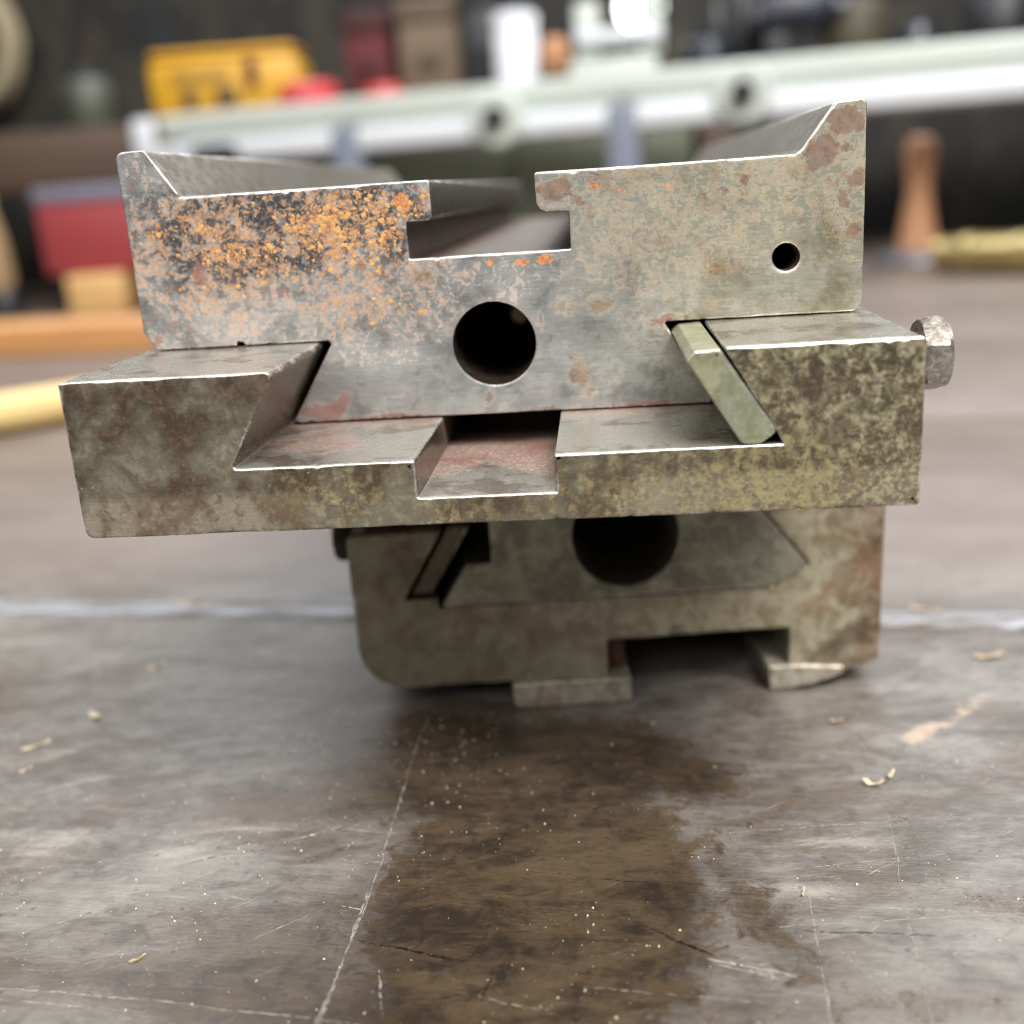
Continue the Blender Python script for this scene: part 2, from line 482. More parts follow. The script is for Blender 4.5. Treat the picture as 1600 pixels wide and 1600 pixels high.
CROSS_FIELDS = dict(
    olive=((38, -18, 14, 7, 0), (76, -20, 22, 7, 0), (56, -22, 12, 4, 0)), ochre=((100, -19, 16, 10, 0),), redrust=((12, -21, 16, 5, 0), (106, -7, 4, 3, 0), (25, -3, 8, 3, 0)))
def mat_cross_slide(origin):
    mt, b = material('mottled_oiled_steel')
    X, Y, Z, ny, nz = mm_coords(origin)
    P = vec(X, Y, Z)
    front = sstep(ny, -0.6, -0.85)
    up = sstep(nz, 0.6, 0.85)
    fine = noise(P, 1.7, 4.0, 0.7)
    mid = noise(P, 0.5, 5.0, 0.70, 0.5)
    big = noise(P, 0.11, 4.0, 0.64, 0.3)
    mot = noise(P, 1.25, 5.0, 0.74, 0.5)
    R = sstep(X + (big - 0.5) * 60.0, 66.0, 104.0)
    left = mixc(c(138, 132, 116), c(104, 95, 80), sstep(big, 0.40, 0.60))
    left = mixc(left, c(92, 73, 58), sstep(mid * 0.6 + big * 0.4, 0.47, 0.57) * 0.85)
    left = mixc(left, c(150, 143, 126), sstep(mot, 0.54, 0.66) * 0.5)
    m2 = mot * 0.5 + mid * 0.28 + fine * 0.22
    rt = mixc(c(112, 100, 83), c(162, 156, 126), sstep(m2 + (big - 0.5) * 0.4, 0.44, 0.575))
    rt = mixc(rt, c(96, 88, 84), sstep(1.0 - mid, 0.54, 0.64) * 0.6)
    rt = mixc(rt, c(148, 134, 84), sstep(attr('ochre') + (mid - 0.5) * 1.2, 0.0, 0.6) * sstep(m2, 0.44, 0.56) * 0.6)
    col = mixc(left, rt, R)
    mach = noise(vec(X * 0.12 + Z * 0.02, Y, Z * 3.4), 1.0, 3.0, 0.65)
    col = mulc(col, 0.72 + mach * 0.56)
    ol = cl(attr('olive') * 1.4)
    col = mixc(col, mixc(c(124, 108, 70), c(156, 150, 122), sstep(mot, 0.42, 0.6)), ol * sstep(mid, 0.40, 0.6) * 0.85)
    col = mixc(col, c(88, 68, 56), sstep(big * 0.6 + m2 * 0.4, 0.53, 0.60) * 0.6 * sstep(X, 20.0, 40.0))
    col = mixc(col, c(112, 88, 76), cl(attr('redrust') * 1.3) * sstep(mot, 0.42, 0.56) * 0.7)
    # slideway and top faces: planed steel with brown stains, red rust by the slide
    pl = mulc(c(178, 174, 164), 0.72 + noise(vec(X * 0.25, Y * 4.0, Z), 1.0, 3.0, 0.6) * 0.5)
    pl = mixc(pl, c(112, 94, 78), sstep(big * 0.75 + mid * 0.25, 0.49, 0.60) * 0.7)
    low = sstep(Z, -8.0, -12.0)
    redm = low * sstep(Y + (mid - 0.5) * 26.0 + (fine - 0.5) * 8.0, 21.0, 32.0)
    redm = mx(redm, low * sstep(ell(X, Y, 32, 15, 9, 13, 55) + (mid - 0.5) * 1.2, 0.1, 0.5) * 0.8)
    redm = mx(redm, sstep(Z, -17.0, -19.0) * sstep(Y + (mid - 0.5) * 20.0 + mth('ABSOLUTE', X - 58.5) * 0.9, 17.0, 21.0))
    pl = mixc(pl, mixc(c(108, 66, 58), c(146, 102, 88), fine), redm * sstep(fine, 0.3, 0.55) * 0.8)
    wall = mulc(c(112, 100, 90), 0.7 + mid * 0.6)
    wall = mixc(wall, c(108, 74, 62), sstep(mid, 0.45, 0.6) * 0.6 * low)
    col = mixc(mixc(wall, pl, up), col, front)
    d, vc = vor(P, 0.55); r_, g_, b_ = sep(vc)
    dust = sstep(d, 0.075, 0.04) * sstep(r_, 0.80, 0.82)
    col = mixc(col, c(232, 228, 215), dust * 0.8)
    stain = cl(sstep(mid, 0.45, 0.65) * front + redm)
    rough = cl(lerp(0.26, 0.44, stain) + (mid - 0.5) * 0.2)
    metal = lerp(0.7, 0.25, stain)
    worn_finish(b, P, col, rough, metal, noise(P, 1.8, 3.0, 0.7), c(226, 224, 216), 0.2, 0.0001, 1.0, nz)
    return mt

def mat_olive(name, origin, c1, c2, c3, rough=0.5, metal=0.4, sc=0.2, amount=0.6, sides=False):
    mt, b = material(name)
    X, Y, Z, ny, nz = mm_coords(origin)
    P = vec(X, Y, Z)
    fine = noise(P, 1.2, 4.0, 0.7)
    mid = noise(P, sc * 2.2, 4.0, 0.68, 0.5)
    big = noise(P, sc, 4.0, 0.62, 0.4)
    col = mixc(c1, c2, sstep(mid, 0.38, 0.62))
    col = mixc(col, c3, sstep(big * 0.7 + mid * 0.3, 0.46, 0.66) * 0.65)
    if sides:      # darker brown towards the left cheek, red rust on the right end
        col = mixc(col, c(92, 83, 68), sstep(X + (big - 0.5) * 90.0, 30.0, -22.0) * 0.65)
        col = mixc(col, c(124, 80, 58), sstep(X + (mid - 0.5) * 24.0 + (big - 0.5) * 30.0, 56.0, 70.0) * 0.6)
        col = mixc(col, c(70, 54, 42), sstep(noise(P, 0.05, 4.0, 0.7, 0.5), 0.54, 0.66) * 0.6)
    col = mulc(col, 0.75 + fine * 0.5)
    worn_finish(b, P, col, cl(rough + (fine - 0.5) * 0.25), lerp(metal, metal * 0.4, sstep(big, 0.5, 0.64)), noise(P, 1.8, 2.0, 0.7), c(184, 181, 166), 0.35, 0.00014, amount)
    return mt

# ------------------------------------------------------------------ top slide
D1 = 30.34
ORG_T = (60.0, 30.0, -13.5)
top_pts = [  # outline of the end face, anticlockwise seen with x right, z up
    (0.0, 3.4, 1.2), (1.9, 0.18, 0.5), (16.0, 0.18, 0.0), (16.25, 0.85, 0.0), (17.1, 0.75, 0.0), (17.5, 0.18, 0.0),
    (31.9, 0.18, 0.5), (32.3, -0.4, 0.4),
    (24.35, -13.1, 1.0), (25.2, -13.65, 0.6), (96.3, -13.65, 0.6), (88.2, 0.22, 0.3), (118.7, 0.18, 0.7), (120.0, 1.6, 0.6),
    (119.9, 32.6, 0.9), (115.1, 32.3, 1.2), (110.0, 25.6, 0.8), (109.2, 25.0, 0.5),
    (68.2, 25.0, 0.6), (68.2, 18.7, 1.9), (73.46, 18.7, 0.25), (73.46, 12.8, 0.25), (47.0, 12.8, 0.25), (47.0, 18.7, 0.25),
    (51.3, 18.7, 1.0), (51.3, 25.0, 0.6), (9.9, 25.0, 0.35), (4.9, 32.6, 0.9), (0.0, 32.6, 1.3)]
tm = mat_top_slide(ORG_T)
top = empty('top_slide', WS(*ORG_T), 0.0, 1.0)
tag(top, 'upper steel slide block with orange rust, round bore and open slot along its top', 'machine slide')
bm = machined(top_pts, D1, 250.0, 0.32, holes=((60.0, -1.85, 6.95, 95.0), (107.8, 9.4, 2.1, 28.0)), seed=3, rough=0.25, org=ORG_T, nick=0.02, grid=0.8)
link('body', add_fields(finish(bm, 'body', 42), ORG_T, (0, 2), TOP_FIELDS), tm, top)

# raised blisters of orange rust on the upper left of the end face
def mat_blister():
    mt, b = material('orange_rust_scale')
    X, Y, Z, ny, nz = mm_coords(ORG_T)
    fine = noise(vec(X, Y, Z), 3.0, 3.0, 0.7)
    t = attr('tone'); e = attr('rim')
    col = mixc(c(176, 124, 72), c(208, 160, 100), t)
    col = mixc(col, c(150, 92, 56), sstep(t, 0.25, 0.0))
    col = mixc(col, c(146, 98, 58), sstep(e, 0.6, 1.0) * 0.7)
    put(b.inputs['Base Color'], mulc(col, 0.7 + fine * 0.6))
    b.inputs['Roughness'].default_value = 0.8
    bump(b, fine, 0.5, 0.00015)
    return mt
rnd = random.Random(21)
def dens(x, z):
    def e(cx, cz, rx, rz): return max(0.0, 1 - math.hypot((x - cx) / rx, (z - cz) / rz))
    return max(1.5 * e(36, 18.5, 17, 9), 1.0 * e(44, 22, 9, 4), 0.45 * e(18, 17, 20, 11), 0.35 * e(6, 22, 7, 9), 0.22 * e(40, 8, 16, 8))
spots = []
tries = 0
while len(spots) < 950 and tries < 60000:
    tries += 1
    cx, cz = rnd.uniform(1, 55), rnd.uniform(2, 24.5)
    if rnd.random() > dens(cx, cz): continue
    for _ in range(rnd.randint(3, 16)):
        x = cx + rnd.gauss(0, 1.1); z = cz + rnd.gauss(0, 0.9)
        big = rnd.random() < 0.08 + 0.26 * dens(x, z)
        r_ = rnd.uniform(0.28, 0.54) if big else rnd.uniform(0.09, 0.26)
        if x < 0.8 or z > 24.5 - r_ or x > 51 or (x > 46.2 - r_ and 12 < z < 19.5) or z < 1.5: continue
        if x < 9.5 and z > 24: continue
        spots.append((x, z, r_))
vs, fs, tone, rim = [], [], [], []
for x, z, r_ in spots:
    n = 9; b0 = len(vs); h = r_ * rnd.uniform(0.03, 0.08); t = rnd.random(); sx = rnd.uniform(0.7, 1.4)
    ir = [rnd.uniform(0.62, 1.25) for _ in range(n)]
    for kr, kh, er in ((1.0, -0.02, 1.0), (0.72, h, 0.35), (0.38, h * rnd.uniform(0.5, 1.2), 0.15)):
        for i in range(n):
            a = 2 * math.pi * i / n
            vs.append(((x + r_ * sx * kr * ir[i] * math.cos(a) - ORG_T[0]) / 1000, (D1 - (kh if kr < 1 else -0.03) - ORG_T[1]) / 1000, (z + r_ * kr * ir[i] * math.sin(a) - ORG_T[2]) / 1000))
            tone.append(t); rim.append(er)
    vs.append(((x - ORG_T[0]) / 1000, (D1 - h * 0.7 - ORG_T[1]) / 1000, (z - ORG_T[2]) / 1000)); tone.append(t); rim.append(0.3)
    for q in (0, n):
        for i in range(n):
            j = (i + 1) % n
            fs.append((b0 + q + i, b0 + q + j, b0 + q + n + j, b0 + q + n + i))
    for i in range(n): fs.append((b0 + 2 * n + i, b0 + 2 * n + (i + 1) % n, b0 + 3 * n))
me = bpy.data.meshes.new('rust_blisters'); me.from_pydata(vs, [], fs)
for nm, dat in (('tone', tone), ('rim', rim)):
    at_ = me.attributes.new(nm, 'FLOAT', 'POINT'); at_.data.foreach_set('value', dat)
me.shade_smooth()
o = link('rust_blisters', me, mat_blister(), top); tag(o, 'crust of raised orange rust blisters', kind='stuff')
rod = plain('bore_rod_steel', c(196, 176, 150), 0.5, 0.3, 0.3, 400)
part_lathe('lead_screw', rod, top, [(0.1, 50.5), (1.4, 50.5), (2.0, 51.4), (2.0, 54), (1.6, 54.6), (2.0, 55.2), (2.0, 58), (1.6, 58.6), (2.0, 59.2), (2.0, 100)], 'y', (63.0 - 60, 0 - 30, 0.6 + 13.5), 24)

# ------------------------------------------------------------------ cross slide (the wide dovetailed middle casting)
ORG_C = (60.0, 0.0, -23.76)
cs_pts = [
    (-0.95, -23.76, 1.3), (121.6, -23.76, 0.6), (121.6, 0.0, 0.7), (94.5, 0.0, 0.35), (102.75, -13.95, 0.15),
    (70.5, -13.95, 0.25), (70.5, -19.55, 0.2), (50.3, -19.55, 0.2), (50.3, -13.95, 0.5), (23.0, -13.95, 0.5), (31.2, -0.0, 0.8), (-0.95, 0.0, 0.6)]
cm = mat_cross_slide(ORG_C)
cross = empty('cross_slide', WS(*ORG_C), 0.0, 1.0)
tag(cross, 'wide mottled brown steel dovetail slide under the rusty upper block', 'machine slide')
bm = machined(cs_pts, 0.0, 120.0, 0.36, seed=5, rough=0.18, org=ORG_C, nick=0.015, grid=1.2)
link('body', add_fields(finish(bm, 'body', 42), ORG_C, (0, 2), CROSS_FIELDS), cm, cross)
# gib strip in the right dovetail
gm = mat_olive('brushed_gib_steel', ORG_C, c(160, 164, 142), c(146, 147, 120), c(140, 132, 100), 0.40, 0.55, 0.16, 1.0)
gib_pts = [(89.3, -1.5, 0.5), (97.4, -13.75, 1.6), (99.4, -13.85, 1.0), (101.9, -12.1, 0.7), (94.0, -0.1, 0.5), (90.5, -0.35, 0.4)]
gib_pts[1] = (96.9, -13.7, 1.2)
bm = machined(gib_pts, -0.1, 118.0, 0.35, seed=8, step=0.5, org=ORG_C)
link('gib_strip', finish(bm, 'gib_strip', 42), gm, cross)

def hex_bolt(name, mat, parent, x, y, z, R, thick, rot, sgn, shank_r):
    bm = bmesh.new(); n = 72
    lay = bm.verts.layers.float.new('wear')
    def ring(xx, cap, w):
        out = []
        for i in range(n):
            a = 2 * math.pi * i / n
            t = (a - rot) % (math.pi / 3) - math.pi / 6
            r = min(R * math.cos(math.pi / 6) / math.cos(t), cap)
            v = bm.verts.new(((x + sgn * xx) / 1000, (y - r * math.cos(a)) / 1000, (z + r * math.sin(a)) / 1000))
            v[lay] = w; out.append(v)
        return out
    rs = [ring(-4, shank_r, 0), ring(0.0, shank_r, 0), ring(0.0, R * 0.90, 0.2), ring(0.5, R * 0.985, 0.6), ring(thick * 0.4, R * 2, 0.3), ring(thick * 0.62, R * 2, 0.3),
          ring(thick * 0.82, R * 0.965, 0.6), ring(thick, R * 0.86, 0.6), ring(thick + 0.35, R * 0.6, 0.1)]
    for A, B in zip(rs, rs[1:]):
        for i in range(n):
            j = (i + 1) % n
            bm.faces.new((A[i], A[j], B[j], B[i]))
    bm.faces.new(rs[0]); bm.faces.new(rs[-1])
    return link(name, finish(bm, name, 26), mat, parent)
bolt_mat = mat_olive('pitted_bolt_steel', (0, 0, 0), c(176, 172, 166), c(136, 128, 118), c(136, 110, 98), 0.32, 0.8, 0.5, 1.0)
hex_bolt('gib_screw', bolt_mat, cross, 124.4 - 60, 14.5, -4.7 + 23.76, 5.7, 3.9, math.radians(20), 1, 3.2)

# ------------------------------------------------------------------ swivel base, turned 5 degrees
ORG_B = (59.07, 36.9, ZT)
base = empty('swivel_base', W(*ORG_B), math.radians(5.1))
tag(base, 'olive brown steel base with a slotted foot standing on the bench', 'machine base')
O0 = (0, 0, 0)
bmat = mat_olive('olive_base_steel', O0, c(180, 173, 150), c(148, 138, 114), c(124, 102, 80), 0.36, 0.5, 0.085, 0.6, True)
base_pts = [
    (-29.3, 5.2, 9.0), (-0.7, 5.2, 0.3), (-0.4, 0.0, 0.8), (21.6, 0.0, 0.7), (21.6, 5.0, 0.5), (17.55, 5.0, 0.2), (17.55, 12.4, 0.2), (51.8, 12.4, 0.2), (51.8, 5.0, 0.2), (47.8, 5.0, 0.3),
    (48.3, 0.0, 0.6), (56.0, 0.9, 3.0), (68.9, 5.0, 0.5), (69.3, 36.3, 0.8),
    (46.7, 36.3, 0.3), (55.4, 24.95, 0.4), (48.6, 20.9, 1.0), (-13.4, 20.9, 0.3), (-13.6, 23.0, 0.2), (-19.7, 23.0, 0.2), (-11.6, 36.3, 0.5), (-29.3, 36.3, 1.3)]
bm = machined(base_pts, 0.0, 108.0, 0.45, seed=11, org=O0)
box_bm(9, 60, 52, 107, 0.4, 19, 0, 1, bm)           # added block closes the slot so its inside stays dark
link('body', finish(bm, 'body', 42), bmat, base)
redm = mat_olive('rusty_slot_steel', O0, c(96, 52, 42), c(80, 56, 46), c(70, 44, 36), 0.75, 0.1, 0.2)
part_box('slot_lining', redm, base, 17.0, 21.0, 3.5, 40, 5.2, 12.6, 0.3)
lipm = mat_olive('pale_lip_steel', O0, c(190, 185, 170), c(160, 150, 134), c(132, 110, 96), 0.36, 0.55, 0.2, 0.8)
lp = [(-0.6, -0.02 + 0.05, 0.9), (21.75, 0.03, 0.8), (21.75, 5.12, 0.5), (-0.8, 5.12, 0.5)]
bm = machined(lp, -1.3, 30.0, 0.4, seed=17, org=O0)
link('foot_lip', finish(bm, 'foot_lip', 42), lipm, base)
lp = [(48.1, 0.03, 0.6), (55.8, 0.8, 1.0), (62.0, 2.7, 0.4), (62.0, 4.2, 0.3), (55.0, 4.9, 0.3), (47.6, 5.12, 0.4)]
bm = machined(lp, -0.8, 30.0, 0.3, seed=18, org=O0)
link('foot_lip', finish(bm, 'foot_lip', 42), lipm, base)
smat = mat_olive('grey_dovetail_steel', O0, c(154, 151, 132), c(126, 124, 106), c(104, 94, 84), 0.40, 0.5, 0.11, 1.0)
dv_pts = [(-13.0, 21.1, 0.5), (48.4, 21.1, 1.0), (55.15, 25.0, 0.6), (46.6, 36.1, 0.3), (46.6, 52.3, 0.3), (-3.0, 52.3, 0.3), (-3.0, 29.5, 0.4), (-7.8, 29.5, 0.6)]
slide2 = empty('lower_slide', W(*ORG_B), math.radians(5.1))
tag(slide2, 'grey dovetail slide with a large dark bore, seated between the base cheeks', 'machine slide')
bm = machined(dv_pts, -0.45, 104.0, 0.35, holes=((21.6, 33.0, 9.8, 70.0),), seed=13, org=O0)
link('dovetail', finish(bm, 'dovetail', 42), smat, slide2)
part_box('carriage_plate', smat, slide2, -27.0, 67.0, 6.0, 104.0, 36.8, 52.2, 0.6)
gm2 = mat_olive('dark_gib_steel', O0, c(104, 98, 78), c(90, 82, 66), c(80, 66, 52), 0.45, 0.4, 0.15)
g2 = [(-18.6, 23.3, 0.3), (-14.8, 23.3, 0.3), (-6.6, 36.1, 0.3), (-10.6, 36.1, 0.3)]
bm = machined(g2, 1.6, 106.0, 0.25, seed=15, org=O0)
link('gib_strip', finish(bm, 'gib_strip', 42), gm2, base)
dark_bolt = mat_olive('blackened_bolt_steel', O0, c(70, 64, 58), c(52, 48, 44), c(60, 50, 44), 0.5, 0.4, 0.4)
hex_bolt('gib_screw', dark_bolt, base, -29.6, 10.0, 33.0, 4.6, 3.2, math.radians(0), -1, 2.4)

# ------------------------------------------------------------------ workbench
A_PL = math.radians(-6.85)
EX, EY = Vector((math.cos(A_PL), math.sin(A_PL))), Vector((-math.sin(A_PL), math.cos(A_PL)))
BENCH_FIELDS = dict(
    oil=((66, -22, 24, 36, 0), (62, 14, 30, 19, 0), (42, 24, 24, 12, 0), (36, 10, 12, 12, 0), (90, 10, 7, 8, 0), (95.5, -24.5, 15, 2.7, -70), (120, -10.5, 8, 2.2, 76), (127, -23.3, 4, 1.1, 0), (95, -4.6, 2.4, 1.0, 0), (112, -42, 7, 1.2, 0)),  # oil stain; its spread along the base also paints shadow and reflection there
    half=((28, -34, 24, 16, 0), (50, -44, 30, 8, 0)),
    cream=((-11, -7, 8, 4, 20), (12, -8.6, 13, 4, 10), (4.8, -21.8, 6, 3, 40), (-26, 22, 10, 1.6, 35), (20, -3, 14, 3, 0), (-20, 10, 16, 1.6, 25), (30, 8, 10, 1.0, 3), (110, -9, 14, 2.0, -5), (96, -36.4, 6, 1.6, -15), (79, -44, 6, 2.4, 0), (105, -20, 16, 3, 0)),
    gouge=((131, 23.5, 8, 2.2, 40), (140, 31, 8, 1.6, 48)),
    ink=((58.8, -32.4, 2.0, 1.4, 40), (62.2, -37, 3.4, 1.0, 75), (55.5, -12.2, 0.9, 0.6, 0), (60, -24, 1.4, 0.6, 0)))
def mat_bench():
    mt, b = material('worn_stained_bench_wood')
    X, Y, Z, ny, nz = mm_coords((0, 0, 0))
    P = vec(X, Y, 0.0)
    g = X * EX.x + Y * EX.y; w = X * EY.x + Y * EY.y
    fine = noise(P, 1.3, 4.0, 0.7)
    grain = noise(vec(g * 0.035, w * 0.8, 0.0), 1.0, 4.0, 0.65, 0.3)
    grain2 = noise(vec(g * 0.10, w * 3.0, 0.0), 1.0, 3.0, 0.7)
    cloud = noise(vec(g * 0.02, w * 0.04, 0.0), 1.0, 5.0, 0.64, 0.5)
    smear = noise(vec(g * 0.06 + w * 0.04, w * 0.2 - g * 0.06, 3.0), 1.0, 5.0, 0.7, 0.7)
    rag = noise(P, 0.26, 5.0, 0.66, 0.6)
    scuff = noise(vec((X * 0.82 + Y * 0.57) * 0.10, (Y * 0.82 - X * 0.57) * 2.4, 5.0), 1.0, 3.0, 0.7)
    warp = (cloud - 0.5) * 0.6 + (smear - 0.5) * 0.5 + (rag - 0.5) * 1.3
    dry = mixc(c(68, 59, 52), c(128, 123, 118), sstep(cloud * 0.4 + smear * 0.35 + rag * 0.25, 0.37, 0.63))
    dry = mixc(dry, c(84, 70, 58), sstep((1.0 - cloud) * 0.6 + rag * 0.4, 0.51, 0.60) * 0.75)
    dry = mulc(dry, 0.42 + grain * 0.6 + grain2 * 0.5)
    sc_ = mx(sstep(scuff, 0.60, 0.72), sstep(grain2, 0.60, 0.74))
    dry = mixc(dry, c(180, 174, 166), sc_ * sstep(rag, 0.44, 0.6) * 0.5)
    crm = sstep(attr('cream') * 0.8 + (fine - 0.5) * 1.0 + (smear - 0.5) * 2.2, 0.0, 0.9)
    dry = mixc(dry, c(182, 176, 166), crm * 0.36)
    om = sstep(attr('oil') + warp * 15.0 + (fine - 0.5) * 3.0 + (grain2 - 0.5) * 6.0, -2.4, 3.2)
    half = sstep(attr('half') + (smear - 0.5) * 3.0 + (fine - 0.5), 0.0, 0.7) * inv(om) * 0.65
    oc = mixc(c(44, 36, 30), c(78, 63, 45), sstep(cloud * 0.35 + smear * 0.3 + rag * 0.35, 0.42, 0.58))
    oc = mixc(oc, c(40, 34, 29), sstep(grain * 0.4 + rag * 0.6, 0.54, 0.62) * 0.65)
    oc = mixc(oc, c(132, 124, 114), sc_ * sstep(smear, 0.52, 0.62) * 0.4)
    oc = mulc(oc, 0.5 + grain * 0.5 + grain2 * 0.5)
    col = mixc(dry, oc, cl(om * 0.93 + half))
    far = sstep(w, 80.0, 140.0)
    col = mixc(col, mulc(c(112, 97, 89), 0.5 + cloud * 0.6 + grain * 0.4), far * 0.75)
    dm = sstep(attr('ink') + (fine - 0.5) * 3.0 + (grain2 - 0.5) * 2.0, 0.0, 0.6)
    col = mixc(col, c(38, 34, 31), dm * 0.8)
    gm_ = sstep(attr('gouge') + (grain2 - 0.5) * 4.0 + (fine - 0.5) * 2.0 + warp * 4.0, 0.0, 1.6)
    col = mixc(col, c(186, 162, 138), gm_ * 0.65)
    d2, vc2 = vor(P, 0.45); r2, g2_, b2 = sep(vc2)
    sd = sstep(d2 + (fine - 0.5) * 0.4, 0.20, 0.10) * sstep(r2, 0.80, 0.82)
    col = mixc(col, c(44, 39, 34), sd * 0.5)
    put(b.inputs['Base Color'], col)
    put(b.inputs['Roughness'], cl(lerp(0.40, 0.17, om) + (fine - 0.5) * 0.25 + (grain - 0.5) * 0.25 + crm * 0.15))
    b.inputs['Specular IOR Level'].default_value = 0.6
    bump(b, noise(vec(g * 0.3, w * 1.6, 0.0), 1.0, 4.0, 0.75), 0.6, 0.0003)
    return mt
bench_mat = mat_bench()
bench = empty('workbench', W(0, 0, ZT))
tag(bench, 'worn dark brown wooden workbench top with scratches and an oily stain', 'workbench')
def plank(w0, w1, g0=-1500, g1=1500, drop=0.0, name='plank', mat=bench_mat, bev=1.2, top=0.0, dense=False):
    bm = box_bm(g0, g1, w0, w1, -38, top - drop, bev, 3)
    if dense:      # a fine grid over the part seen close up, to carry the stain fields
        bm.free(); bm = bmesh.new()
        tp = top - drop
        gs = [(g0, -bev), (g0 + 0.3 * bev, -0.3 * bev), (g0 + bev, 0)] + [(-110 + 1.6 * i, 0) for i in range(201)] + [(g1 - bev, 0), (g1 - 0.3 * bev, -0.3 * bev), (g1, -bev)]
        k = int((w1 - w0 - 2 * bev - 4) / 1.6)
        ws = [(w0, -bev), (w0 + 0.3 * bev, -0.3 * bev), (w0 + bev, 0)] + [(w0 + bev + 2 + 1.6 * i, 0) for i in range(k)] + [(w1 - bev, 0), (w1 - 0.3 * bev, -0.3 * bev), (w1, -bev)]
        G = [[bm.verts.new((gx / 1000, wy / 1000, (tp + min(zx, zy)) / 1000)) for gx, zx in gs] for wy, zy in ws]
        for r0, r1 in zip(G, G[1:]):
            for i in range(len(gs) - 1): bm.faces.new((r0[i], r0[i + 1], r1[i + 1], r1[i]))
        rimv = G[0] + [r[-1] for r in G[1:]] + G[-1][-2::-1] + [r[0] for r in G[-2:0:-1]]
        low = [bm.verts.new((v.co.x, v.co.y, -0.038)) for v in rimv]
        for i in range(len(rimv)):
            j = (i + 1) % len(rimv); bm.faces.new((rimv[i], low[i], low[j], rimv[j]))
        bm.faces.new(low)
    for v in bm.verts:
        p = EX * v.co.x + EY * v.co.y
        v.co.x, v.co.y = p.x, p.y
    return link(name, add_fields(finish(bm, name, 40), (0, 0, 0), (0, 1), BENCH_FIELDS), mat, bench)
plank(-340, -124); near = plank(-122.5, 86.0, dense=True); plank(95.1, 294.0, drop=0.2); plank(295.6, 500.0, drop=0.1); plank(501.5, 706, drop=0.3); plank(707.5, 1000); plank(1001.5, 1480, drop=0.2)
def mat_strip():
    mt, b = material('joint_highlight_grey')
    X, Y, Z, ny, nz = mm_coords((0, 0, 0))
    k = noise(vec(X * 0.05, Y * 0.3, 0.0), 1.0, 5.0, 0.7)
    put(b.inputs['Base Color'], mixc(c(146, 149, 156), c(104, 95, 89), sstep(k, 0.42, 0.62)))
    put(b.inputs['Roughness'], lerp(0.45, 0.7, sstep(k, 0.46, 0.64)))
    put(b.inputs['Metallic'], lerp(0.2, 0.0, sstep(k, 0.46, 0.64)))
    return mt
strip = mat_strip()
plank(86.3, 94.8, name='joint_highlight', mat=strip, bev=1.0, top=0.25)  # added strip, stands in for the plank edge catching light

def mat_mark(name, col, lo, hi):
    """thin mark that lets the wood show through where it is faint"""
    mt, b = material(name)
    X, Y, Z, ny, nz = mm_coords((0, 0, 0))
    P = vec(X, Y, Z)
    put(b.inputs['Base Color'], col)
    b.inputs['Roughness'].default_value = 0.6
    put(b.inputs['Alpha'], cl(lo + (hi - lo) * sstep(noise(P, 0.35, 4.0, 0.75), 0.36, 0.66)))
    return mt
# scratches: broken, uneven shallow marks following the measured runs
def scratches(name, runs, mat, seed, label):
    rnd = random.Random(seed); vs, fs = [], []
    for run in runs:
        pts, wd, keep = run[:-2], run[-2], run[-1]
        for (ax, ay), (bx, by) in zip(pts, pts[1:]):
            L = math.hypot(bx - ax, by - ay); n = max(2, int(L / 0.5))
            nx, ny = -(by - ay) / L, (bx - ax) / L
            prev = None; j = 0.0
            for i in range(n + 1):
                t = i / n; j = j * 0.8 + rnd.gauss(0, 0.06)
                wv = wd * rnd.uniform(0.2, 0.85) * (0.35 + 0.65 * math.sin(math.pi * min(1, max(0.0, t)) * 0.9 + 0.15))
                x = ax + (bx - ax) * t + nx * j; y = ay + (by - ay) * t + ny * j
                cur = len(vs)
                vs += [((x + nx * wv / 2) / 1000, (y + ny * wv / 2) / 1000, 0.000012), ((x - nx * wv / 2) / 1000, (y - ny * wv / 2) / 1000, 0.000012)]
                if prev is not None and rnd.random() < 0.5 + keep * 0.5: fs.append((prev, cur, cur + 1, prev + 1))
                prev = cur
    me = bpy.data.meshes.new(name); me.from_pydata(vs, [], fs)
    o = link(name, me, mat, near); tag(o, label, kind='stuff')
scratches('pale_scratches', (
    ((42.0, 34), (41.7, 14.5), (42.2, -11.7), (41.3, -31.6), (40.6, -48), .34, .9), ((41.6, -20), (41.1, -33), (40.4, -48), .6, .75), ((40.9, -40), (40.0, -48), .9, .7),
    ((-8, -38.4), (23.8, -42.2), (46, -45.4), .34, .8), ((-8, -40.8), (20, -43.6), .22, .6), ((34, -4), (43, -5.2), .4, .8), ((35, -12), (43, -13), .3, .6),
    ((38.5, -23), (42, -24), .5, .8), ((46.2, -36.0), (48.4, -44), .4, .6), ((110, -24), (128, -25.6), .3, .7), ((98, -16), (126, -12), .25, .5), ((98, -28), (132, -25.4), .3, .6),
    ((20, -20), (26, -22), .3, .8), ((28, -30), (34, -25), .5, .6), ((102.9, -20), (102.2, -34), (101.0, -48), .3, .7), ((118.6, 0), (115, -24), (112.6, -46), .2, .45),
    ((-10, 15), (40, 17), .4, .5), ((94, -6.4), (126, -3), .3, .5), ((88, -34), (93, -35.6), (98.6, -37.4), .9, .7), ((88.6, -34.8), (97, -38), .6, .6), ((57, -40), (70, -44), .25, .4),
    ((-30, 20), (-12, 27), .5, .5), ((-24, 8), (-8, 14), .5, .5), ((26, -7), (36, -2), .6, .45), ((104, -31), (112, -46), .2, .5), ((72, -39), (96, -42), .25, .5)),
    mat_mark('raw_scratch', c(178, 170, 160), 0.25, 0.75), 31, 'pale hairline scratches')
